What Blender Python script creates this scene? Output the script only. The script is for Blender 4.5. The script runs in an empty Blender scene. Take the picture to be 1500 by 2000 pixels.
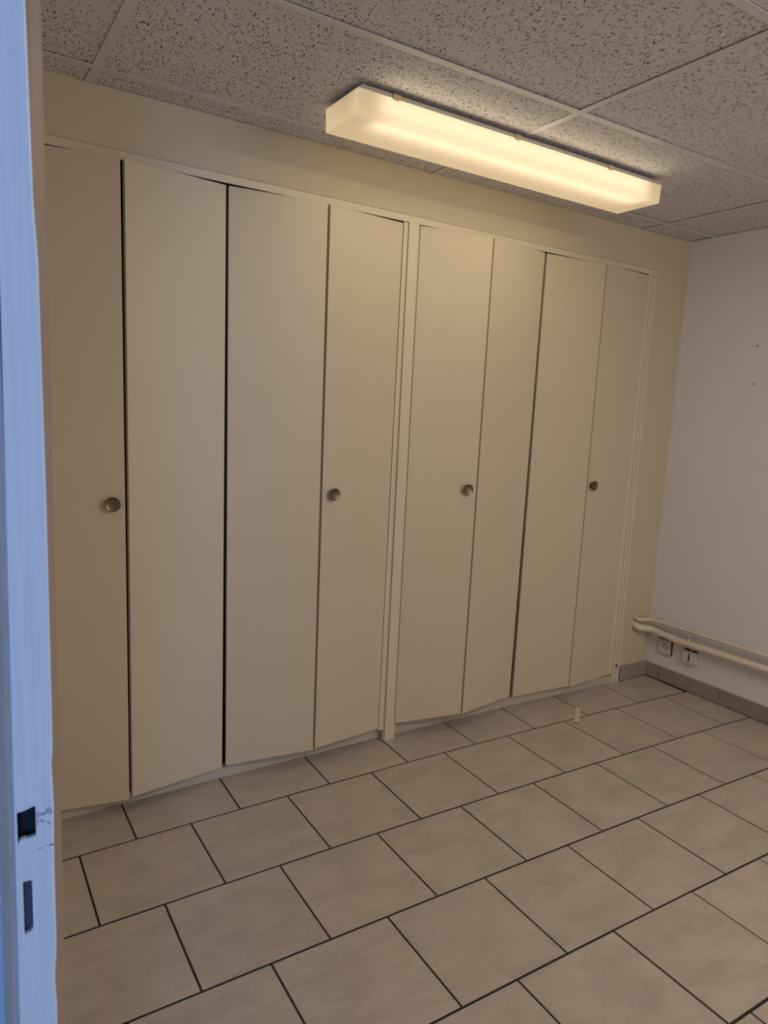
import bpy, bmesh, math, random
from mathutils import Vector, Matrix
random.seed(7)
SC = bpy.context.scene
COL = SC.collection

# ------------------------------------------------------------------ camera
cd = bpy.data.cameras.new('camera'); cam = bpy.data.objects.new('camera', cd); COL.objects.link(cam)
cd.sensor_fit = 'VERTICAL'; cd.sensor_height = 36.0; cd.lens = 1376.02 * 36 / 2000
cd.clip_start = 0.02
RX, FW, UP = (0.844241, -0.534074, 0.04498), (0.53436, 0.832254, -0.147689), (0.041442, 0.148721, 0.98801)
cam.matrix_world = Matrix(((RX[0], UP[0], -FW[0], -2.01662), (RX[1], UP[1], -FW[1], -2.26677),
                           (RX[2], UP[2], -FW[2], 1.35242), (0, 0, 0, 1)))
cd.dof.use_dof = True; cd.dof.focus_distance = 2.3; cd.dof.aperture_fstop = 16
SC.camera = cam

# ------------------------------------------------------------------ world, exposure, daylight
w = bpy.data.worlds.new('world'); SC.world = w; w.use_nodes = True
w.node_tree.nodes['Background'].inputs[0].default_value = (0.45, 0.62, 1.0, 1)
w.node_tree.nodes['Background'].inputs[1].default_value = 0.25  # sky outside
SC.view_settings.view_transform = 'Standard'; SC.view_settings.look = 'None'
SC.view_settings.gamma = 1.0; SC.view_settings.use_curve_mapping = False
SC.view_settings.exposure = 0.0
SC.cycles.use_denoising = True
SC.cycles.max_bounces = 10; SC.cycles.diffuse_bounces = 6
SC.cycles.sample_clamp_indirect = 6

LAMP_COL = (1.0, 0.90, 0.60)
DOWN_W, SIDE_W, END_W = 2.3, 0.42, 0.1
NEAR_FILL_W, NEAR_FILL_COL = 15.5, (1.0, 0.905, 0.80)
DIFFUSER_E = 0.275
TUBE_E = 2.7
WORLD_E = 0.6
DAY_COL = (0.20, 0.46, 1.0)
DAY_W = 40.0

def area(name, loc, direction, sx, sy, watts, col):
    l = bpy.data.lights.new(name, 'AREA'); l.shape = 'RECTANGLE'; l.size = sx; l.size_y = sy
    l.energy = watts; l.color = col
    o = bpy.data.objects.new(name, l); COL.objects.link(o); o.location = loc
    o.rotation_euler = Vector(direction).to_track_quat('-Z', 'Y').to_euler()
    return o
# added fill from an unseen front opening; daylight from the corridor's end window
ROOM_FILL_W, ROOM_FILL_COL = 12.5, (1.0, 0.905, 0.84)
area('room_fill', (0.10, -3.66, 1.45), (0, 1, -0.05), 1.4, 1.0, ROOM_FILL_W, ROOM_FILL_COL)
area('corridor_daylight', (-2.92, -4.70, 1.62), (0.12, 1, -0.12), 0.5, 1.0, DAY_W, DAY_COL)

# ------------------------------------------------------------------ mesh helpers
def obj(name, bm, mats, parent=None, smooth=False, bevel=0.0, seg=2):
    me = bpy.data.meshes.new(name); bmesh.ops.recalc_face_normals(bm, faces=bm.faces[:])
    bm.to_mesh(me); bm.free()
    for m in (mats if isinstance(mats, (list, tuple)) else [mats]): me.materials.append(m)
    o = bpy.data.objects.new(name, me); COL.objects.link(o)
    if parent: o.parent = parent
    if smooth:
        for p in me.polygons: p.use_smooth = True
    if bevel:
        b = o.modifiers.new('bevel', 'BEVEL'); b.width = bevel; b.segments = seg; b.limit_method = 'ANGLE'
        b.angle_limit = math.radians(40)
    return o
def struct(name, bm, mats, parent=None, **k):
    o = obj(name, bm, mats, parent, **k)
    if parent is None: o['kind'] = 'structure'
    return o
def empty(name, loc, label, cat, group=None):
    o = bpy.data.objects.new(name, None); COL.objects.link(o); o.location = loc; o.empty_display_size = .05
    o['label'] = label; o['category'] = cat
    if group: o['group'] = group
    return o
def tag(o, label, cat, group=None):
    o['label'] = label; o['category'] = cat
    if group: o['group'] = group
    return o
def box(bm, x0, x1, y0, y1, z0, z1, mi=0):
    return hexa(bm, [(x0, y0), (x1, y0), (x1, y1), (x0, y1)], [(x0, y0), (x1, y0), (x1, y1), (x0, y1)], z0, z1, mi)
def hexa(bm, bot, top, z0, z1, mi=0):
    n = len(bot)
    vb = [bm.verts.new((p[0], p[1], z0)) for p in bot]; vt = [bm.verts.new((p[0], p[1], z1)) for p in top]
    fs = [bm.faces.new(vb[::-1]), bm.faces.new(vt)]
    for i in range(n): fs.append(bm.faces.new((vb[i], vb[(i+1) % n], vt[(i+1) % n], vt[i])))
    for f in fs: f.material_index = mi
    return fs
def tube(bm, pts, r, seg=16, mi=0, cap=True):
    pts = [Vector(p) for p in pts]; rings = []
    rs = r if isinstance(r, (list, tuple)) else [r] * len(pts)
    for i, p in enumerate(pts):
        d = (pts[min(i+1, len(pts)-1)] - pts[max(i-1, 0)]).normalized()
        a = d.cross(Vector((0, 0, 1)))
        if a.length < 1e-3: a = Vector((1, 0, 0))
        a.normalize(); b = d.cross(a).normalized()
        rings.append([bm.verts.new(p + (a * math.cos(t) + b * math.sin(t)) * rs[i])
                      for t in [2 * math.pi * k / seg for k in range(seg)]])
    for i in range(len(rings) - 1):
        for k in range(seg):
            f = bm.faces.new((rings[i][k], rings[i][(k+1) % seg], rings[i+1][(k+1) % seg], rings[i+1][k])); f.material_index = mi
    if cap:
        bm.faces.new(rings[0][::-1]).material_index = mi; bm.faces.new(rings[-1]).material_index = mi
def fillet(pts, r, n=7):
    pts = [Vector(p) for p in pts]; out = [pts[0]]
    for i in range(1, len(pts) - 1):
        a = (pts[i-1] - pts[i]).normalized(); b = (pts[i+1] - pts[i]).normalized()
        ang = a.angle(b); d = min(r / math.tan(ang / 2), (pts[i-1]-pts[i]).length * .49, (pts[i+1]-pts[i]).length * .49)
        p0, p1 = pts[i] + a * d, pts[i] + b * d
        for k in range(n + 1):
            t = k / n; out.append(p0 * (1-t)**2 + pts[i] * 2*t*(1-t) + p1 * t**2)
    out.append(pts[-1]); return out
def lathe(bm, prof, origin, axis, seg=40, mi=0):
    """prof: (distance along axis, radius)"""
    ax = Vector(axis).normalized(); a = ax.cross(Vector((0, 0, 1))).normalized(); b = ax.cross(a)
    O = Vector(origin); rings = []
    for d, r in prof:
        if r < 1e-6: rings.append([bm.verts.new(O + ax * d)])
        else: rings.append([bm.verts.new(O + ax * d + (a * math.cos(t) + b * math.sin(t)) * r)
                            for t in [2 * math.pi * k / seg for k in range(seg)]])
    for i in range(len(rings) - 1):
        A, B = rings[i], rings[i+1]
        for k in range(seg):
            k2 = (k + 1) % seg
            if len(A) == 1 and len(B) == 1: continue
            if len(A) == 1: f = bm.faces.new((A[0], B[k], B[k2]))
            elif len(B) == 1: f = bm.faces.new((A[k], A[k2], B[0]))
            else: f = bm.faces.new((A[k], A[k2], B[k2], B[k]))
            f.material_index = mi

# ------------------------------------------------------------------ materials
class M:
    def __init__(s, name):
        s.m = bpy.data.materials.new(name); s.m.use_nodes = True; s.t = s.m.node_tree
        s.b = s.t.nodes['Principled BSDF']
    def n(s, typ, **k):
        nd = s.t.nodes.new(typ)
        for a, v in k.items():
            if a in nd.bl_rna.properties: setattr(nd, a, v)
        return nd
    def l(s, a, b): s.t.links.new(a, b)
    def coord(s, scale=(1, 1, 1), rot=(0, 0, 0), loc=(0, 0, 0), src=None):
        mp = s.n('ShaderNodeMapping'); mp.inputs['Scale'].default_value = scale
        mp.inputs['Rotation'].default_value = rot; mp.inputs['Location'].default_value = loc
        if src is None:
            if not hasattr(s, 'tc'): s.tc = s.n('ShaderNodeTexCoord')
            src = s.tc.outputs['Object']
        s.l(src, mp.inputs[0]); return mp.outputs[0]
    def noise(s, vec, scale, detail=3, rough=.5, dist=0, out=0):
        nd = s.n('ShaderNodeTexNoise'); nd.inputs['Scale'].default_value = scale
        nd.inputs['Detail'].default_value = detail; nd.inputs['Roughness'].default_value = rough
        nd.inputs['Distortion'].default_value = dist
        s.l(vec, nd.inputs['Vector']); return nd.outputs[out]
    def ramp(s, fac, stops, interp='LINEAR'):
        r = s.n('ShaderNodeValToRGB'); r.color_ramp.interpolation = interp
        e = r.color_ramp.elements
        while len(e) < len(stops): e.new(.5)
        for i, (p, c) in enumerate(stops):
            e[i].position = p; e[i].color = (c if len(c) == 4 else (*c, 1)) if isinstance(c, (tuple, list)) else (c, c, c, 1)
        s.l(fac, r.inputs[0]); return r.outputs[0]
    def mix(s, fac, a, b, mode='MIX'):
        nd = s.n('ShaderNodeMix'); nd.data_type = 'RGBA'; nd.blend_type = mode
        for sock, v in ((nd.inputs[0], fac), (nd.inputs[6], a), (nd.inputs[7], b)):
            if hasattr(v, 'links'): s.l(v, sock)
            elif isinstance(v, (int, float)): sock.default_value = v if sock == nd.inputs[0] else (v, v, v, 1)
            else: sock.default_value = (*v, 1)
        return nd.outputs[2]
    def math(s, op, a, b=0.0):
        nd = s.n('ShaderNodeMath'); nd.operation = op
        for sock, v in ((nd.inputs[0], a), (nd.inputs[1], b)):
            if hasattr(v, 'links'): s.l(v, sock)
            else: sock.default_value = v
        return nd.outputs[0]
    def bump(s, h, strength=.2, dist=.002):
        nd = s.n('ShaderNodeBump'); nd.inputs['Strength'].default_value = strength
        nd.inputs['Distance'].default_value = dist; s.l(h, nd.inputs['Height']); s.l(nd.outputs[0], s.b.inputs['Normal'])
    def set(s, **k):
        for a, v in k.items():
            sock = s.b.inputs[a.replace('_', ' ')]
            if hasattr(v, 'links'): s.l(v, sock)
            else: sock.default_value = (*v, 1) if isinstance(v, tuple) else v
        return s

def paint(name, col, rough=.55, var=.06, spots=None, scale=3.0, bumps=.15, stain=(0.45, 0.38, 0.28)):
    m = M(name); c = m.coord()
    n1 = m.noise(c, scale, 5, .6); n2 = m.noise(c, 160, 2)
    base = m.mix(n1, tuple(x * (1 - var) for x in col), tuple(min(1, x * (1 + var)) for x in col))
    if spots:
        sp = m.ramp(m.noise(m.coord(loc=(3, 7, 1)), spots[0], 6, .7), [(spots[1], 0.0), (min(1, spots[1] + .18), 1.0)])
        base = m.mix(m.math('MULTIPLY', sp, spots[2]), base, stain)
    m.set(Base_Color=base, Roughness=rough); m.b.inputs['Specular IOR Level'].default_value = .35
    m.bump(n2, bumps, .0012); return m.m

mat_wall_back = paint('cream_wall_paint', (0.53, 0.445, 0.325), .7, .04, (2.2, .55, .10), bumps=.25)
mat_wall_right = paint('off_white_wall_paint', (0.70, 0.685, 0.70), .75, .035, (5, .60, .12), bumps=.25)
mat_door = paint('cream_door_paint', (0.545, 0.465, 0.345), .42, .055, (3.0, .54, .14), 2.0, bumps=.08)
mat_edge = paint('brown_door_edge', (0.48, 0.40, 0.30), .6, .08)
mat_trim = paint('cream_trim_paint', (0.60, 0.52, 0.40), .4, .04, (9, .60, .15), bumps=.1)
mat_plinth = paint('worn_plinth_paint', (0.47, 0.41, 0.33), .6, .08, (14, .52, .35), 8, .3, (0.28, 0.23, 0.18))
mat_void = paint('dark_void', (0.03, 0.025, 0.02), .9, .1)
mat_interior = paint('closet_board', (0.16, 0.13, 0.10), .9, .1)
mat_pipe = paint('cream_pipe_paint', (0.64, 0.57, 0.47), .35, .05, (20, .62, .2), 10, .1)
mat_corr = paint('corridor_wall_paint', (0.62, 0.60, 0.56), .8, .04)
mat_corner = paint('corner_bead_paint', (0.56, 0.51, 0.45), .7, .1, (30, .5, .4))

# jamb paint, brushed by hand
m = M('brushed_white_gloss_paint'); c = m.coord((90, 90, 3)); c2 = m.coord()
streak = m.noise(c, 2.0, 4, .6); blot = m.noise(m.coord((60, 60, 25)), 1.0, 5, .65)
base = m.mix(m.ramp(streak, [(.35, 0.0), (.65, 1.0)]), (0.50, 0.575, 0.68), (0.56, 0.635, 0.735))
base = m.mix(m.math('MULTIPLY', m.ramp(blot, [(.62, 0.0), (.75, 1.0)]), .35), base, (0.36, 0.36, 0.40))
m.set(Base_Color=base, Roughness=.38); m.bump(streak, .5, .0006); mat_jamb = m.m
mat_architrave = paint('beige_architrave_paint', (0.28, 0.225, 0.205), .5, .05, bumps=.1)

mat_stop_lit = paint('warm_lit_door_stop_paint', (0.72, 0.53, 0.43), .5, .06, (40, .55, .3), 20)  # warmer light on the door-stop band is put into its colour
# ceiling tile: fissured mineral fibre
m = M('fissured_ceiling_tile'); src = m.coord()
wob = m.n('ShaderNodeTexNoise'); wob.inputs['Scale'].default_value = 70; wob.inputs['Detail'].default_value = 1
m.l(src, wob.inputs['Vector'])
def warp(amount):
    v = m.n('ShaderNodeVectorMath', operation='SUBTRACT'); m.l(wob.outputs['Color'], v.inputs[0]); v.inputs[1].default_value = (.5, .5, .5)
    s_ = m.n('ShaderNodeVectorMath', operation='SCALE'); m.l(v.outputs[0], s_.inputs[0]); s_.inputs['Scale'].default_value = amount
    a = m.n('ShaderNodeVectorMath', operation='ADD'); m.l(src, a.inputs[0]); m.l(s_.outputs[0], a.inputs[1]); return a.outputs[0]
wsrc = warp(.0085)
def fissure(ang, cell, stretch, rad, keep, off):
    # rotate first, then squeeze, so the strokes lie along the rotated axis
    r1 = m.coord(rot=(0, 0, ang), loc=(off, off * .7, 0), src=wsrc)
    r2 = m.coord(scale=(1 / cell, 1 / (cell * stretch), 0), src=r1)
    v = m.n('ShaderNodeTexVoronoi'); v.voronoi_dimensions = '2D'; v.inputs['Scale'].default_value = 1; v.inputs['Randomness'].default_value = 1
    m.l(r2, v.inputs['Vector'])
    sep = m.n('ShaderNodeSeparateColor'); m.l(v.outputs['Color'], sep.inputs[0])
    r_ = m.math('MULTIPLY', m.math('ADD', m.math('MULTIPLY', sep.outputs[1], .6), .4), m.math('MULTIPLY', m.math('GREATER_THAN', sep.outputs[0], 1 - keep), rad))
    d = m.math('SUBTRACT', r_, v.outputs['Distance'])
    return m.ramp(m.math('MULTIPLY', d, 14.0), [(0.0, 0.0), (.32, 1.0)])
f1 = fissure(.08, .0078, 4.6, .178, .58, 0)
f2 = fissure(-.36, .0082, 4.2, .175, .52, 1.3)
f3 = fissure(.48, .0080, 4.0, .168, .44, 2.1)
f5 = fissure(-.95, .0085, 3.0, .150, .32, 3.3)
f4 = fissure(0, .0056, 1.0, .180, .40, 4.1)
f3 = m.math('MAXIMUM', f3, f5)
hole = m.math('MAXIMUM', m.math('MAXIMUM', f1, f2), m.math('MAXIMUM', f3, m.math('MULTIPLY', f4, .8)))
patch = m.ramp(m.noise(src, 7, 3, .5), [(.30, .7), (.50, 1.0)])
hole = m.math('MULTIPLY', hole, patch)
grain = m.noise(src, 420, 2, .6)
base = m.mix(grain, (0.60, 0.575, 0.58), (0.70, 0.675, 0.69))
base = m.mix(m.math('MULTIPLY', hole, .98), base, (0.045, 0.035, 0.028))  # shade inside the fissures is painted in as near-black
m.set(Base_Color=base, Roughness=.95); m.b.inputs['Specular IOR Level'].default_value = .1
hh = m.math('SUBTRACT', m.math('MULTIPLY', grain, .25), hole); m.bump(hh, .7, .0016)
mat_ctile = m.m
mat_tbar = paint('white_enamel_grid', (0.625, 0.605, 0.63), .4, .03, bumps=.03)

# floor tile
m = M('beige_marbled_floor_tile'); src = m.coord()
oi = m.n('ShaderNodeAttribute'); oi.attribute_name = 'tile_rand'
add = m.n('ShaderNodeVectorMath', operation='ADD'); sc_ = m.n('ShaderNodeVectorMath', operation='SCALE')
m.l(oi.outputs['Vector'], sc_.inputs[0]); sc_.inputs['Scale'].default_value = 9
m.l(src, add.inputs[0]); m.l(sc_.outputs[0], add.inputs[1]); ts = add.outputs[0]
cl = m.noise(m.coord((1, 2.0, 1), (0, 0, .5), src=ts), 5.5, 6, .62, .6)
vein = m.noise(m.coord((1, 3.4, 1), (0, 0, .75), src=ts), 4.0, 7, .66, 1.1)
pk = m.noise(m.coord(loc=(5, 1, 0), src=ts), 4.5, 3, .5)
grit = m.noise(src, 600, 2, .7); grit2 = m.noise(src, 170, 4, .7)
base = m.ramp(cl, [(.25, (0.330, 0.275, 0.222)), (.5, (0.430, 0.365, 0.300)), (.78, (0.490, 0.420, 0.348))])
base = m.mix(m.math('MULTIPLY', m.ramp(vein, [(.52, 0.0), (.68, 1.0)]), .60), base, (0.33, 0.275, 0.225))
base = m.mix(m.math('MULTIPLY', m.ramp(pk, [(.52, 0.0), (.72, 1.0)]), .42), base, (0.47, 0.355, 0.275))
dirt = m.ramp(m.math('MULTIPLY', grit2, m.noise(ts, 6, 4, .6)), [(.22, 0.0), (.36, 1.0)])
base = m.mix(m.math('MULTIPLY', dirt, .42), base, (0.27, 0.235, 0.20))
base = m.mix(.20, base, m.mix(grit, (0.12, 0.10, 0.08), (0.70, 0.62, 0.54)))
m.set(Base_Color=base, Roughness=m.ramp(cl, [(.3, .42), (.7, .56)])); m.b.inputs['Specular IOR Level'].default_value = .38
m.bump(grit2, .12, .0006); mat_tile = m.m
mat_grout = paint('black_dirty_grout', (0.022, 0.016, 0.012), .9, .4, scale=60)
mat_floorbase = paint('corridor_floor', (0.3, 0.27, 0.24), .6, .1)

# skirting tile
m = M('grey_brown_skirting_tile'); src = m.coord((1, 1, 1))
a = m.noise(m.coord((1, 1, .5)), 16, 6, .65, .5)
base = m.ramp(a, [(.3, (0.25, 0.20, 0.170)), (.7, (0.335, 0.28, 0.245))])
m.set(Base_Color=base, Roughness=.45); mat_skirt = m.m

# metals and plastics
m = M('aged_brass'); n1 = m.noise(m.coord(), 180, 3)
m.set(Base_Color=m.mix(n1, (0.17, 0.125, 0.075), (0.22, 0.165, 0.10)), Metallic=1.0, Roughness=.36); mat_brass = m.m
m = M('dark_brass_rim'); m.set(Base_Color=m.mix(m.noise(m.coord(), 90), (0.10, 0.07, 0.035), (0.16, 0.11, 0.06)), Metallic=1.0, Roughness=.45); mat_rim = m.m
def plain(name, col, rough=.5, metal=0.0):
    m = M(name); m.set(Base_Color=m.mix(m.noise(m.coord(), 40, 2), tuple(x * .94 for x in col), col), Roughness=rough, Metallic=metal); return m.m
mat_plastic = plain('white_plastic', (0.60, 0.575, 0.56), .35)
mat_plastic_g = plain('grey_shaded_plastic', (0.55, 0.53, 0.51), .4)
mat_black = plain('black_plastic', (0.015, 0.014, 0.013), .6)
mat_hole = plain('dark_lock_recess', (0.012, 0.012, 0.02), .7)
mat_holef = plain('dull_steel_recess', (0.10, 0.10, 0.14), .6)
mat_ink = plain('dark_blue_ink', (0.02, 0.03, 0.07), .6)
mat_tray = plain('grey_enamel_tray', (0.50, 0.46, 0.40), .4)
mat_clip = plain('yellowed_plastic_clip', (0.60, 0.48, 0.26), .4)
mat_tape = plain('yellowed_tape', (0.58, 0.52, 0.40), .35)
mat_plaster = plain('white_plaster', (0.75, 0.70, 0.64), .9)
# opal diffuser: lets the tubes' light through and glows
m = M('opal_acrylic'); t = m.t; t.nodes.remove(m.b); out = t.nodes['Material Output']
tr = m.n('ShaderNodeBsdfTranslucent'); tr.inputs[0].default_value = (0.84, 0.73, 0.62, 1)
em = m.n('ShaderNodeEmission'); em.inputs[0].default_value = (1.0, 0.85, 0.52, 1); em.inputs[1].default_value = DIFFUSER_E
gl = m.n('ShaderNodeBsdfGlossy'); gl.inputs['Roughness'].default_value = .25; gl.inputs[0].default_value = (.04, .04, .04, 1)
a1 = m.n('ShaderNodeAddShader'); a2 = m.n('ShaderNodeAddShader')
m.l(tr.outputs[0], a1.inputs[0]); m.l(em.outputs[0], a1.inputs[1]); m.l(a1.outputs[0], a2.inputs[0]); m.l(gl.outputs[0], a2.inputs[1])
m.l(a2.outputs[0], out.inputs[0]); mat_opal = m.m
m = M('lit_tube'); t = m.t; t.nodes.remove(m.b); em = m.n('ShaderNodeEmission')
em.inputs[0].default_value = (1.0, 0.84, 0.66, 1); em.inputs[1].default_value = TUBE_E
m.l(em.outputs[0], t.nodes['Material Output'].inputs[0]); mat_tube = m.m

# ------------------------------------------------------------------ room shell
H = 2.214
XL, XR, YF = -1.94, 1.143, -3.6
XC = -3.25                      # corridor side
# floor: brick-bond tiles laid by hand, grout below
LINES = {0: (-.01358, -.01696, .020), 1: (-.01547, -.02745, -.20476), 2: (-.01034, -.02675, -.54208),
         3: (-.00743, -.02679, -.8774), 4: (-.00803, -.02801, -1.20829)}
def ly(l, x):
    if l in LINES: a, b, c = LINES[l]
    else: a, b, c = -.006, -.027, -1.20829 - .332 * (l - 4)
    return a * x * x + b * x + c if l else .03
V = {1: {-7: (-1.5391, -1.541), -6: (-1.1981, -1.203), -5: (-0.8573, -0.8641), -4: (-0.5179, -0.5242), -3: (-0.185, -0.1916), -2: (0.1469, 0.1368), -1: (0.4765, 0.4575), 0: (0.805, 0.7939)},
     2: {-8: (-1.7062, -1.7092), -7: (-1.3713, -1.3729), -6: (-1.0318, -1.0371), -5: (-0.6908, -0.699), -4: (-0.3541, -0.3605), -3: (-0.022, -0.0318), -2: (0.3059, 0.2996), -1: (0.6378, 0.6298), 0: (0.9663, 0.9554)},
     3: {-7: (-1.5438, -1.5482), -6: (-1.2079, -1.2127), -5: (-0.8713, -0.8759), -4: (-0.5334, -0.5398), -3: (-0.1974, -0.206), -2: (0.1336, 0.1241), -1: (0.462, 0.4538), 0: (0.7937, .786)},
     4: {-6: (-1.3774, -1.383), -5: (-1.0433, -1.0486), -4: (-0.707, -0.7113), -3: (-0.3706, -0.3771), -2: (-0.0378, -0.0473), -1: (0.293, .285), 0: (0.6204, .612)},
     5: {-3: (-0.883, -.887), -2: (-0.5443, -0.5466), -1: (-0.2136, -.219), 0: (0.1186, .112)}}
bm = bmesh.new(); rnd = bm.verts.layers.float_vector.new('tile_rand')
G = .0027; GY = .0036
nrow = 12
for r in range(1, nrow + 1):
    if r in V: d = dict(V[r])
    else:
        o = .2 if r % 2 == 0 else .035
        d = {j: (o + j * .335, o + j * .335 - .008) for j in range(-5, 3)}
    ks = sorted(d)
    while d[ks[0]][0] > XL - .2: a, b = d[ks[0]]; d[ks[0]-1] = (a - .3365, b - .3365); ks = sorted(d)
    while d[ks[-1]][0] < XR: a, b = d[ks[-1]]; d[ks[-1]+1] = (a + .332, b + .332); ks = sorted(d)
    for j in ks[:-1]:
        (a0, b0), (a1, b1) = d[j], d[j+1]
        if a0 > XR - .012: continue
        a1c, b1c = min(a1, XR + .02), min(b1, XR + .02)
        if a1c - a0 < .010: continue
        P = [(b0 + G, ly(r, b0) + GY), ((b0+b1c)/2, ly(r, (b0+b1c)/2) + GY), (b1c - G, ly(r, b1c) + GY),
             (a1c - G, ly(r-1, a1c) - GY), ((a0+a1c)/2, ly(r-1, (a0+a1c)/2) - GY), (a0 + G, ly(r-1, a0) - GY)]
        z = random.uniform(-.0004, .0004) + (.0016 if (r == 5 and j == -2) else 0)
        n0 = len(bm.verts); bm.verts.ensure_lookup_table()
        hexa(bm, P, P, -.008, z, 0)
        rv = Vector((random.random(), random.random(), random.random()))
        bm.verts.ensure_lookup_table()
        for v in bm.verts[n0:]: v[rnd] = rv
n0 = len(bm.verts)
box(bm, XC, 1.2, -5.0, .60, -.06, -.0016, 1)
floor = struct('floor', bm, [mat_tile, mat_grout], bevel=.0009, seg=2)

# back wall, pierced by the two closet openings
OX = [(-1.875, -.5316), (-.4605, .866)]
bm = bmesh.new()
box(bm, XL - .14, 1.20, 0, .022, 2.0535, H + .004)
box(bm, XL - .14, OX[0][0] - .03, 0, .06, 0, 2.0535)
hexa(bm, [(.924, 0), (1.20, 0), (1.20, .06), (.924, .06)], [(.914, 0), (1.20, 0), (1.20, .06), (.914, .06)], 0, 2.0535)
struct('wall_back', bm, mat_wall_back)
bm = bmesh.new()                       # dark inside of the closet
box(bm, -2.0, 1.1, .60, .62, -.01, 2.3); box(bm, -2.0, -1.98, .06, .60, -.01, 2.3); box(bm, 1.08, 1.1, .06, .60, -.01, 2.3)
box(bm, -2.0, 1.1, .024, .60, 2.28, 2.3); box(bm, -.505, -.485, .10, .60, 0, 2.28)
struct('wall_closet_interior', bm, mat_interior)
bm = bmesh.new(); box(bm, XR, XR + .042, YF, .06, 0, H + .003); struct('wall_right', bm, mat_wall_right)
bm = bmesh.new(); A, B, Z0, Z1 = XL - .10, XR + .08, .93, 1.97
box(bm, A, B, YF - .08, YF, 0, Z0); box(bm, A, B, YF - .08, YF, Z1, 2.32); box(bm, A, -.62, YF - .08, YF, Z0, Z1); box(bm, .82, B, YF - .08, YF, Z0, Z1)
struct('wall_front', bm, mat_wall_right)
# left wall, with the doorway the photo is taken through
DY0, DY1, DZ = -2.62, -1.70, 2.04
bm = bmesh.new()
box(bm, XL - .10, XL, DY1 + .035, .0, 0, 2.32); box(bm, XL - .10, XL, YF, DY0 - .035, 0, 2.32); box(bm, XL - .10, XL, DY0 - .035, DY1 + .035, DZ + .03, 2.32)
struct('wall_left', bm, mat_corr)
bm = bmesh.new()
box(bm, XC - .05, XC, -5.0, -1.0, 0, 2.32); box(bm, XC, XL - .10, -1.05, -1.0, 0, 2.32)
box(bm, XL - .10, XL - .05, -5.0, YF - .08, 0, 2.32)
box(bm, XC, XL - .05, -5.05, -5.0, 0, .9); box(bm, XC, XL - .05, -5.05, -5.0, 2.1, 2.32)
box(bm, XC, -3.05, -5.05, -5.0, .9, 2.1); box(bm, -2.2, XL - .05, -5.05, -5.0, .9, 2.1)
struct('wall_corridor', bm, mat_corr)

# ceiling: suspended grid with lay-in tiles
def cy(y, x): return y - .009 * (x + .5)
xs = [-4.01, -2.81, -1.6095, -.4085, .790, 1.99]
ys = [-.122 + .60, -.122, -.706, -1.288, -1.87, -2.45, -3.03, -3.61, -4.2, -4.8, -5.4]
T = .012
bm = bmesh.new()
box(bm, XC, 1.25, -5.0, .09, H + .05, H + .09, 2); box(bm, XC, 1.25, .062, .09, H - .01, H + .06, 2); box(bm, XR + .045, 1.25, -5.0, .09, H - .01, H + .06, 2)
for x in xs[1:-1]: hexa(bm, [(x-T-.0, -5), (x+T, -5), (x+T, -.003), (x-T, -.003)], [(x-T, -5), (x+T, -5), (x+T, -.003), (x-T, -.003)], H, H + .0012, 1); box(bm, x - .0008, x + .0008, -5, -.004, H + .001, H + .04, 1)
for y in ys[1:-1]:
    A, B = XC + .01, XR - .004
    P = [(A, cy(y, A) - T), (B, cy(y, B) - T), (B, cy(y, B) + T), (A, cy(y, A) + T)]; hexa(bm, P, P, H - .0004, H + .001, 1)
lift = {(2, 2): .0042, (2, 1): .0016, (1, 1): .0034, (3, 2): .0026, (1, 0): .003, (2, 0): .0030, (3, 0): .0036, (3, 1): .0038, (4, 1): .003}
for i in range(len(xs) - 1):
    for k in range(len(ys) - 1):
        x0, x1 = xs[i] + .006, xs[i+1] - .006; y1, y0 = ys[k] - .005, ys[k+1] + .005
        if k == 0: y1 = None
        x1 = min(x1, XR - .006); x0 = max(x0, XC + .01)
        if x1 - x0 < .03: continue
        e = lambda x, y: cy(y, x)
        Y1 = (lambda x, q=(.0060 if i < 1 else random.choice((.0022, .0034, .0042))): -q) if y1 is None else (lambda x: e(x, y1))
        P = [(x0, e(x0, y0)), (x1, e(x1, y0)), (x1, Y1(x1)), (x0, Y1(x0))]
        g = lift.get((i, k), random.uniform(.0015, .004))
        hexa(bm, P, P, H + g, H + g + .015, 0)
for (x, y, a, L) in ((-.487, -1.198, .9, .016), (-.478, -1.190, 2.4, .009), (.157, -.854, .3, .014)):
    n0 = len(bm.verts); box(bm, -L/2, L/2, -.0014, .0014, -.0008, .006, 3); bm.verts.ensure_lookup_table()
    for v in bm.verts[n0:]:
        c_, s_ = math.cos(a), math.sin(a); X, Y = v.co.x, v.co.y
        v.co = Vector((x + X*c_ - Y*s_, y + X*s_ + Y*c_, H + .002 + v.co.z))
struct('ceiling', bm, [mat_ctile, mat_tbar, mat_void, mat_plaster])

# skirting tiles
bm = bmesh.new()
box(bm, .9245, XR - .0085, -.0115, 0, .003, .0795, 0); box(bm, .9245, XR - .008, -.0095, 0, 0, .0775, 1)
struct('baseboard_back', bm, [mat_skirt, mat_grout], bevel=.001)
bm = bmesh.new()
j = [.0, -.090, -.426, -.762, -1.098, -1.434, -1.77, -2.106, -2.442, -2.778, -3.114, -3.45, YF]
for a, b in zip(j[:-1], j[1:]): box(bm, XR - .0085, XR, b + .0012, a - .0012, .003, .0775 + random.uniform(-.001, .001), 0)
box(bm, XR - .0065, XR, YF, -.002, 0, .0755, 1)
struct('baseboard_right', bm, [mat_skirt, mat_grout], bevel=.001)
# paint bead in the corner of the two walls
bm = bmesh.new()
hexa(bm, [(XR - .009, 0), (XR - .0005, -.012), (XR, -.0), (XR, .0)][:3], [(XR - .006, 0), (XR - .0005, -.012), (XR, 0)], .081, H + .01)
struct('trim_corner', bm, mat_corner, bevel=.001)

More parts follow.
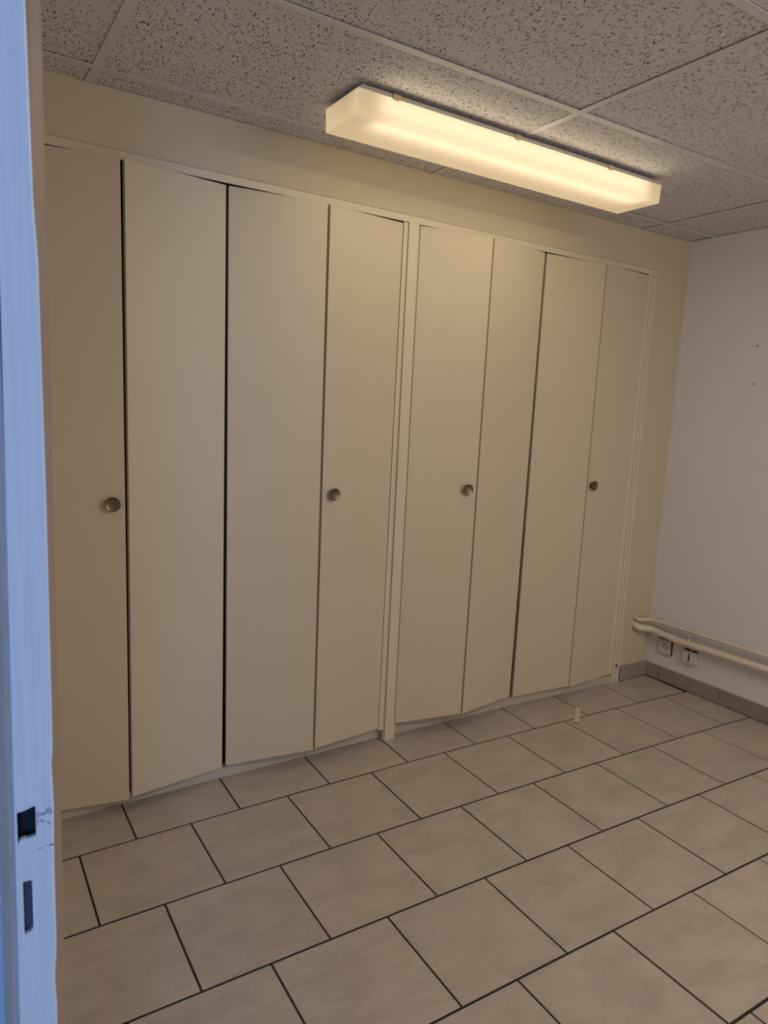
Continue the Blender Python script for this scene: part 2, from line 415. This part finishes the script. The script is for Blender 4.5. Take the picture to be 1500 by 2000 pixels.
# closet frame: head, central post and right-hand jamb
bm = bmesh.new()
box(bm, -1.93, .9092, -.006, .002, 2.0255, 2.0500)
box(bm, -1.93, .9100, .0015, .006, 2.0480, 2.0545, 1)
FL = []
def strip(b0, b1, t0, t1, y, z0, z1, yb=.05, mi=0): hexa(bm, [(b0, y), (b1, y), (b1, yb), (b0, yb)], [(t0, y), (t1, y), (t1, yb), (t0, yb)], z0, z1, mi)
strip(-.5412, -.5199, -.5316, -.5136, -.0015, .048, 2.026)
strip(-.5205, -.5120, -.5142, -.5086, .0005, .0, 2.026, mi=1)
strip(-.5131, -.4690, -.5110, -.4680, -.0065, 0, 2.0262)
strip(-.4700, -.4670, -.4690, -.4655, .001, 0, 2.026, mi=1)
strip(-.4675, -.4630, -.4660, -.4605, -.003, 0, 2.026)
strip(.8385, .8700, .8595, .8830, -.0030, .048, 2.026)
strip(.8685, .8740, .8815, .8850, -.0012, .0, 2.026)
strip(.8735, .8930, .8845, .8960, -.0058, .0, 2.0262)
strip(.8920, .8990, .8950, .8990, -.0040, .0, 2.0262)
strip(.8980, .9210, .8980, .9092, -.0085, .0, 2.0500)
strip(-1.93, -1.875, -1.93, -1.875, -.006, 0, 2.026)
struct('trim_closet_frame', bm, [mat_trim, mat_edge], bevel=.0012)
def plinth(name, x0, x1, z0, z1, n=6):
    bm = bmesh.new(); c = []
    for k in range(n + 1):
        x = x0 + (x1 - x0) * k / n; y = -.01358 * x * x - .01696 * x + .020 + .0015; z = z0 + (z1 - z0) * k / n
        c.append([bm.verts.new(p) for p in ((x, y, 0), (x, y - .001, z), (x, .050, z), (x, .050, 0))])
    for a, b in zip(c[:-1], c[1:]):
        for q in range(4): bm.faces.new((a[q], a[(q+1) % 4], b[(q+1) % 4], b[q]))
    bm.faces.new(c[0]); bm.faces.new(c[-1][::-1]); struct(name, bm, mat_plinth, bevel=.002)
plinth('trim_plinth_left', -1.93, -.5210, .0350, .0500)
plinth('trim_plinth_right', -.4680, .866, .0540, .0405)
bm = bmesh.new(); lathe(bm, [(0, .0045), (.010, .0042), (.0105, 0)], (.893, -.006, .0925), (0, -1, 0), 12)
tag(obj('nail_hole_plug', bm, mat_black), 'small black plug low on the right closet jamb', 'plug')

# ------------------------------------------------------------------ folding doors
DOORS = [
 (('P', (-1.865, -1.850, .010), (-1.5374, -1.5273, -.046), .0460, 2.0200), ('P', (-1.5257, -1.5178, -.047), (-1.2073, -1.1983, -.001), .0540, 2.0200),
  0, (-1.571, 1.024), 'cream folding closet door at far left, partly hidden by the door frame', ),
 (('P', (-1.1993, -1.1853, -.002), (-.8658, -.8577, -.040), .0585, 2.0200), ('P', (-.8556, -.8485, -.039), (-.5394, -.5475, -.008), .0610, 2.0185),
  1, (-.809, 1.032), 'cream folding closet door just left of the central post', ),
 (('P', (-.4616, -.4671, -.008), (-.1508, -.1622, -.058), .0675, 2.0215), ('P', (-.1421, -.1515, -.057), (.1775, .1632, -.008), .0640, 2.0215),
  0, (-.206, 1.036), 'cream folding closet door just right of the central post', ),
 (('P', (.1904, .1834, -.007), (.5344, .5262, -.029), .0560, 2.0205), ('P', (.5399, .5323, -.030), (.8540, .8347, -.006), .0497, 2.0205),
  1, (.563, 1.033), 'cream folding closet door farthest right, beside the bare wall strip', ),
]
TH = .018
def knob_parts(parent, origin, nrm):
    bm = bmesh.new()
    lathe(bm, [(0, .0105), (.002, .0105), (.003, .0085), (.012, .0080), (.0165, .0120), (.0180, .0212), (.0200, .0226), (.0216, .0221), (.0222, .0210)], origin, nrm, 40, 1)
    lathe(bm, [(.0222, .0210), (.0214, .0199), (.0200, .0162), (.0190, .0095), (.0186, 0)], origin, nrm, 40, 0)
    bmesh.ops.remove_doubles(bm, verts=bm.verts, dist=1e-5)
    o = obj('knob', bm, [mat_brass, mat_rim], parent, smooth=True); o['label'] = 'round dished brass knob'; return o
for (pa, pb, kside, (kx, kz), label) in DOORS:
    ox = (pa[1][0] + pb[2][0]) / 2
    root = empty('folding_door', (ox, 0, 0), label, 'door', 'cream folding closet doors')
    for i, (_, L, R, z0, z1) in enumerate((pa, pb)):
        bm = bmesh.new()
        def quad(l, r):
            d = Vector((r - l, R[2] - L[2])).normalized(); n = Vector((-d.y, d.x)) * TH
            return [(l - ox, L[2]), (r - ox, R[2]), (r - ox + n.x, R[2] + n.y), (l - ox + n.x, L[2] + n.y)]
        hexa(bm, quad(L[1], R[1]), quad(L[0], R[0]), z0, z1, 0)
        pn = obj('door_panel', bm, mat_door, root, bevel=.0010)
        if i == kside:
            xm = L[0] + (L[1] - L[0]) * .5; xn = R[0] + (R[1] - R[0]) * .5
            t = (kx - xm) / (xn - xm); yk = L[2] + t * (R[2] - L[2])
            d = Vector((xn - xm, R[2] - L[2], 0)).normalized(); nrm = Vector((d.y, -d.x, 0))
            knob_parts(pn, (kx - ox - nrm.x * .02 , yk, kz), nrm)

# ------------------------------------------------------------------ ceiling light
def ceiling_light(x0, x1, y0, y1, label, DW=DOWN_W, SW=SIDE_W, LC=LAMP_COL):
    cx, cyy = (x0 + x1) / 2, (y0 + y1) / 2; hx, hy = (x1 - x0) / 2, (y1 - y0) / 2
    root = empty('ceiling_light', (cx, cyy, H), label, 'ceiling light')
    zt, zb = -.0200, -.0840
    bm = bmesh.new()                      # folded steel tray with a thin air gap above
    box(bm, -hx + .012, hx - .012, -hy + .003, hy - .003, -.0180, -.0085)
    box(bm, -hx + .006, hx - .006, -hy - .0005, hy + .0005, -.0215, -.0150)
    box(bm, -hx + .10, hx - .10, -hy + .05, hy - .05, -.0090, -.0002)
    obj('tray', bm, mat_tray, root, bevel=.001)
    bm = bmesh.new(); t = .002            # opal cover: open-topped box
    fs = hexa(bm, [(-hx+.002, -hy+.001), (hx-.002, -hy+.001), (hx-.002, hy-.001), (-hx+.002, hy-.001)], [(-hx, -hy), (hx, -hy), (hx, hy), (-hx, hy)], zb, zt)
    bmesh.ops.delete(bm, geom=[fs[1]], context='FACES_ONLY')
    cov = obj('diffuser', bm, mat_opal, root, bevel=.005, seg=3)
    for ty in (-.050,):
        bm = bmesh.new(); tube(bm, [(-hx + .075, ty, -.044), (hx - .075, ty, -.044)], .013, 16); obj('tube', bm, mat_tube, root)
        for e_ in (-1, 1):
            bm = bmesh.new(); box(bm, e_ * (hx - .062) - .011, e_ * (hx - .062) + .011, ty - .016, ty + .016, -.064, -.018); box(bm, e_ * (hx - .040) - .011, e_ * (hx - .040) + .011, ty + .02, ty + .06, -.050, -.018); obj('lamp_holder', bm, mat_plastic, root)
    for s in (-1, 1):
        for cxp in ((-.511), (-.060), (.367)):
            bm = bmesh.new()
            box(bm, cxp - .019, cxp + .008, s * hy - .003, s * hy + .003, -.0225, -.0100)
            box(bm, cxp - .019, cxp + .000, s * (hy + .0025) - .0022, s * (hy + .0025) + .0022, -.0265, -.0130)
            obj('clip', bm, mat_clip, root, bevel=.0008)
    # the lamp's own light
    def sub(name, loc, d, sx, sy, W):
        o = area(name, (0, 0, 0), d, sx, sy, W, LC); o.location = loc; o.parent = root; o.visible_camera = False; return o
    sub('lamp_down', (0, 0, zb - .002), (0, 0, -1), hx * 2 - .08, hy * 2 - .03, DW)
    for s in (-1, 1):
        o = area('lamp_side', (0, s * (hy + .002), (zt + zb) / 2 - .002), (0, s, 0), 1, 1, SW, LC); o.parent = root; o.visible_camera = False
        o.rotation_euler = (math.pi / 2 * s, 0, 0) if s > 0 else (-math.pi / 2, 0, 0)
        o.data.size = hx * 2 - .12; o.data.size_y = .05
    return root
ceiling_light(-1.022, .256, -.497, -.305, 'long lit opal ceiling light fixed near the closets')

ceiling_light(-.90, .378, -2.56, -2.37, 'unseen long opal ceiling light added over the near half of the room as fill', NEAR_FILL_W, NEAR_FILL_W * .30, NEAR_FILL_COL)  # unseen copy of the fixture, added for fill light

# ------------------------------------------------------------------ pipes, sockets, small things
bm = bmesh.new()
tube(bm, fillet([(1.016, .02, .300), (1.009, -.036, .285), (1.10, -.036, .268), (1.106, -.2, .252), (1.106, -3.55, .30)], .030), .0172, 20)
tag(obj('heating_pipe', bm, mat_pipe, smooth=True), 'thick cream painted pipe along the right wall, lower of two', 'pipe')
bm = bmesh.new()
tube(bm, fillet([(1.012, .02, .335), (1.008, -.030, .327), (1.108, -.030, .316), (1.112, -.2, .317), (1.112, -3.55, .335)], .013), .0090, 16)
tag(obj('heating_pipe', bm, mat_pipe, smooth=True), 'thin cream painted pipe above the thick pipe', 'pipe')
clip = empty('pipe_clip', (1.12, -.262, .30), 'small white pipe clip holding both pipes near the corner', 'pipe clip')
bm = bmesh.new()
tube(bm, [(XR - 1.12 , 0, .018), (-.004, 0, .018)], .003, 8); lathe(bm, [(-.006, .0118), (.006, .0118)], (-.008, 0, .0175), (0, 1, 0), 20)
tube(bm, [(-.010, 0, .027), (-.010, 0, .040)], .0035, 8); tube(bm, [(-.012, .003, -.003), (-.012, .003, .010)], .005, 10)
obj('strap', bm, mat_pipe, clip, smooth=False)
bm = bmesh.new()
lathe(bm, [(-.006, .0195), (.006, .0195)], (-.014, 0, -.0455), (0, 1, 0), 24); tube(bm, [(-.022, .002, -.020), (-.020, .002, -.024), (-.016, .002, -.030)], .0045, 8)
tube(bm, [(.01, 0, -.090), (.01, 0, -.030)], .006, 10)
obj('strap', bm, mat_pipe, clip, smooth=False)

def on_wall(name, y, z, label, cat): return empty(name, (XR, y, z), label, cat)
# French mains socket: square plate, round well, pins
s = on_wall('power_socket', -.1085, .1880, 'square white power socket low on the right wall', 'socket')
w2, h2 = .037, .0375
bm = bmesh.new(); box(bm, -.009, 0, -w2 - .003, w2 + .002, -h2, h2 + .004); obj('plate_shadow', bm, mat_black, s)  # black margin stands in for the plate's shadow at top and right
bm = bmesh.new()
N = 28; outer = [(-w2, -h2), (w2, -h2), (w2, h2), (-w2, h2)]
def ring(r, x): return [bm.verts.new((x, r * math.cos(2*math.pi*k/N + math.pi/4*5), r * math.sin(2*math.pi*k/N + math.pi/4*5))) for k in range(N)]
def sq(hw, hh, x):
    vs = []
    for k in range(N):
        a = 2*math.pi*k/N + math.pi/4*5; c_, s_ = math.cos(a), math.sin(a); q = 1 / max(abs(c_), abs(s_)); vs.append(bm.verts.new((x, hw*c_*q, hh*s_*q)))
    return vs
R_ = [sq(w2, h2, -.007), sq(w2, h2, -.013), sq(w2 - .003, h2 - .003, -.0155), ring(.0235, -.0160), ring(.0215, -.0160), ring(.0200, -.0100)]
for a, b in zip(R_[:-1], R_[1:]):
    for k in range(N): bm.faces.new((a[k], a[(k+1) % N], b[(k+1) % N], b[k]))
bm.faces.new(R_[-1]); obj('face_plate', bm, mat_plastic, s)
bm = bmesh.new()
for dy, dz, r in ((-.0095, 0, .0030), (.0095, 0, .0030)): tube(bm, [(-.0108, dy, dz), (-.0098, dy, dz)], r, 10)
for dy in (-.0285, .0285): tube(bm, [(-.0166, dy, 0), (-.0150, dy, 0)], .0028, 10)
obj('contact_hole', bm, mat_black, s)
bm = bmesh.new(); tube(bm, [(-.0165, 0, .0105), (-.0095, 0, .0105)], .0028, 10); obj('earth_pin', bm, plain('nickel', (.35, .33, .3), .3, .9), s)
bm = bmesh.new()
lathe(bm, [(-.0112, .0198), (-.0112, .0172), (-.0102, .0172), (-.0102, .0198)], (0, 0, 0), (1, 0, 0), 32); obj('well_ring', bm, mat_plastic_g, s)
# telephone socket: deeper box with a keyhole slot
s = on_wall('telephone_socket', -.2600, .1840, 'white box telephone socket with black slot, below the pipes', 'socket')
bm = bmesh.new(); hexa(bm, [(-.026, -.036), (0, -.036), (0, .036), (-.026, .036)], [(-.024, -.036), (0, -.036), (0, .036), (-.024, .036)], -.031, .031)
obj('housing', bm, mat_plastic, s, bevel=.002)
bm = bmesh.new(); box(bm, -.021, -.004, -.034, .034, .0305, .0345); obj('cable_gap', bm, mat_black, s)
bm = bmesh.new(); box(bm, -.0264, -.020, -.0026, .0026, -.015, .019); box(bm, -.0264, -.020, -.0052, .0052, -.015, -.006); obj('slot', bm, mat_black, s)
bm = bmesh.new(); lathe(bm, [(0, .0026), (.0012, .0024), (.0014, 0)], (-.0258, .001, -.0215), (-1, 0, 0), 14); obj('screw', bm, plain('socket_screw', (.2, .19, .18), .4, .8), s)
# screw plugs higher up
for y, z, lab in ((-.407, 1.700, 'small wall plug high on the right wall, upper of two'), (-.409, 1.530, 'small wall plug on the right wall, below the other')):
    s = empty('wall_plug', (XR, y, z), lab, 'wall plug')
    bm = bmesh.new(); lathe(bm, [(0, .0046), (.0016, .0044), (.0018, .0030), (.0004, .0026)], (0, 0, 0), (-1, 0, 0), 18); obj('rim', bm, plain('plug_rim', (.16, .12, .09), .6), s)
    bm = bmesh.new(); lathe(bm, [(0, .0026), (.001, .0024), (.0012, 0)], (0, 0, 0), (-1, 0, 0), 14); obj('core', bm, mat_plastic_g, s)

TAPE = [(.466, -.151), (.446, -.168), (.428, -.184), (.410, -.200), (.392, -.213), (.366, -.235), (.336, -.260)]
# strip of old tape curling on the floor
bm = bmesh.new(); pts = TAPE
wid = [.0110, .0120, .0115, .0100, .0085, .0125, .0110]; hz = [.004, .0012, .001, .003, .001, .0014, .006]
L_, R2 = [], []
for i, (x, y) in enumerate(pts):
    a = Vector(pts[max(i-1, 0)]); b = Vector(pts[min(i+1, len(pts)-1)]); d = (b - a).normalized(); n = Vector((-d.y, d.x))
    L_.append((x + n.x*wid[i], y + n.y*wid[i], hz[i])); R2.append((x - n.x*wid[i], y - n.y*wid[i], hz[i] * .8))
vt = [[bm.verts.new((p[0], p[1], p[2] + dz)) for p in q] for q in (L_, R2) for dz in (.0006, 0)]
for i in range(len(pts) - 1):
    for a, b in ((0, 2), (2, 3), (3, 1), (1, 0)): bm.faces.new((vt[a][i], vt[b][i], vt[b][i+1], vt[a][i+1]))
bm.faces.new([vt[k][0] for k in (0, 2, 3, 1)]); bm.faces.new([vt[k][-1] for k in (1, 3, 2, 0)])
tag(obj('tape_scrap', bm, mat_tape, smooth=False), 'short yellowed scrap of tape lying on the floor tiles', 'tape')
bm = bmesh.new(); lathe(bm, [(0, .0060), (.0008, .0052), (.0010, 0)], (.137, -1.173, .0003), (.0, .0, 1), 14) if False else tube(bm, [(.131, -1.170, .0008), (.143, -1.176, .0008)], .0016, 8)
tag(obj('floor_crumb', bm, mat_edge), 'tiny brown crumb on a floor tile, at the right', 'crumb')

# ------------------------------------------------------------------ door frame in the foreground
JY = -1.717; CX, CY = -2.01662, -2.26677
def at(az, d): return (CX + az * d, CY + d)
zs = [0, .60, .80, .868, .885, .900, .912, .925, .9392, .9412, .9825, .984, 1.0151, 1.0155, 1.041, 1.043, 1.062, 1.075, 1.082, 1.10, 1.16, 1.27, 1.34, 1.44, 1.476, 1.53, 1.60, 1.80, DZ]
azA = [.1155, .1155, .1157, .1165, .1150, .1152, .1172, .1180, .1178, .1178, .1178, .1178, .1182, .1182, .1190, .1190, .1180, .1172, .1190, .1196, .1196, .1196, .1188, .1175, .1140, .1125, .1110, .1100, .1100]
azE = lambda z: .066 + (z - .86) * .012
bm = bmesh.new()
cols = []
for z, a in zip(zs, azA):
    ax = at(a, .550)[0]; e = azE(z)
    ex, ey = at(e, .552)
    row = [(-2.075, CY + .580), (at(e - .0155, .580)[0] - .0005, CY + .580), at(e - .0150, .575), at(e - .011, .566), at(e - .006, .5565), (ex, ey),
           (ex + .0010, JY), (-1.9764, JY), (-1.9739, JY), (-1.9677, JY), (-1.9639, JY),
           (ax - .0012, JY), (ax, JY + .0008), (ax + .0004, JY + .004), (at(a + .0002, .558)[0], CY + .565),
           (at(a * .5 + .0605, .572)), (at(.1240, .590)), (at(.1262, .600)), (at(.1277, .602)), (at(.1275, .612)), (-1.9400, CY + .640), (-2.075, CY + .640)]
    cols.append([bm.verts.new((p[0], p[1], z)) for p in row])
nc = len(cols[0])
for i in range(len(zs) - 1):
    for k in range(nc):
        k2 = (k + 1) % nc
        zm = (zs[i] + zs[i+1]) / 2
        if k in (7, 8, 9) and 1.0151 < zm < 1.0425: continue          # latch mortise
        if k == 8 and .9400 < zm < .9835: continue                   # bolt mortise
        f = bm.faces.new((cols[i][k], cols[i][k2], cols[i+1][k2], cols[i+1][k]))
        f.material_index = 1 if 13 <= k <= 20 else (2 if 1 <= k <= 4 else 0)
bm.faces.new(cols[-1])
# far side of the doorway (near jamb) and head
box(bm, -2.075, -1.925, DY0 - .03, DY0, 0, DZ); box(bm, -2.075, -1.925, DY0 - .03, DY1, DZ, DZ + .035)
frame = struct('door_1', bm, [mat_jamb, mat_architrave, mat_stop_lit])
frame['label'] = 'white painted door frame with lock holes at the left edge'
def recess(name, x0, x1, z0, z1, depth, mb, skew=0.0):
    bm = bmesh.new()
    y0, y1 = JY + .0003, JY + depth
    a = [(x0 - .0002, z0), (x1 + .0002, z0), (x1 + .0002, z1), (x0 - .0002, z1)]
    f = [bm.verts.new((x, y0, z)) for x, z in a]; b = [bm.verts.new((x, y1, z)) for x, z in a]
    for k in range(4): bm.faces.new((f[k], f[(k+1) % 4], b[(k+1) % 4], b[k]))
    bm.faces.new(b); obj(name, bm, mb, frame)
recess('latch_hole', -1.9764, -1.9639, 1.0151, 1.0430, .012, mat_hole)
recess('bolt_hole', -1.9739, -1.9677, .9392, .9840, .006, mat_holef)
# slanting paint-filled lips at the mortise ends
bm = bmesh.new()
def wedge(p):
    v = [bm.verts.new((x, JY - .0001, z)) for x, z in p]; u = [bm.verts.new((x, JY + .004, z)) for x, z in p]
    bm.faces.new(v); bm.faces.new(u[::-1])
    for k in range(len(p)): bm.faces.new((v[k], v[(k+1) % len(p)], u[(k+1) % len(p)], u[k]))
wedge([(-1.9764, 1.0430), (-1.9764, 1.0408), (-1.9715, 1.0412), (-1.9660, 1.0430)])
wedge([(-1.9762, 1.0150), (-1.9756, 1.0172), (-1.9738, 1.0186), (-1.9708, 1.0188), (-1.9700, 1.0178), (-1.9639, 1.0190), (-1.9639, 1.0150)])
wedge([(-1.9739, .9391), (-1.9700, .9400), (-1.9677, .9425), (-1.9677, .9391)])
wedge([(-1.9739, .9841), (-1.9736, .9833), (-1.9695, .9835), (-1.9677, .9828), (-1.9677, .9841)])
obj('filler', bm, mat_jamb, frame)
# pen marks beside the latch hole
bm = bmesh.new()
def px(u, v):
    d = [RX[i] * (u - 750) / 1376.02 + FW[i] + UP[i] * (1000 - v) / 1376.02 for i in range(3)]; t = (JY - CY) / d[1]
    return (CX + d[0] * t, 1.35242 + d[2] * t)
PEN = [  # strokes as points on the jamb face, in metres right of / above (-1.9639, 1.0350)
 [(.0004, .0012), (.0028, .0022)], [(.0016, .0018), (.0012, -.0012), (.0004, -.0022)],
 [(.0026, -.0018), (.0042, .0016), (.0048, -.0010)], [(.0031, -.0003), (.0047, .0003)],
 [(.0056, -.0008), (.0058, .0010), (.0070, -.0008), (.0073, .0018)], [(.0066, .0024), (.0102, .0042)], [(.0086, .0034), (.0084, .0006)],
 [(.0094, -.0010), (.0108, .0030), (.0112, -.0002)], [(.0097, .0008), (.0111, .0012)],
 [(.0104, -.0006), (.0100, -.0022)], [(.0016, -.0036), (.0010, -.0062), (.0012, -.0088)],
 [(.0036, -.0038), (.0040, -.0062)], [(.0056, -.0038), (.0038, -.0052), (.0058, -.0064)], [(.0078, -.0070), (.0092, -.0086), (.0100, -.0100)],
 [(.0012, -.0273), (.0036, -.0278), (.0040, -.0270)], [(.0070, -.0270), (.0080, -.0272)], [(.0090, -.0268), (.0120, -.0266), (.0119, -.0272), (.0092, -.0272)]]
for st in PEN:
    tube(bm, [(-1.9639 + x, JY - .0001, 1.0350 + z) for x, z in st], .00022 if len(st) < 4 else .00028, 6)
obj('pen_marks', bm, mat_ink, frame)
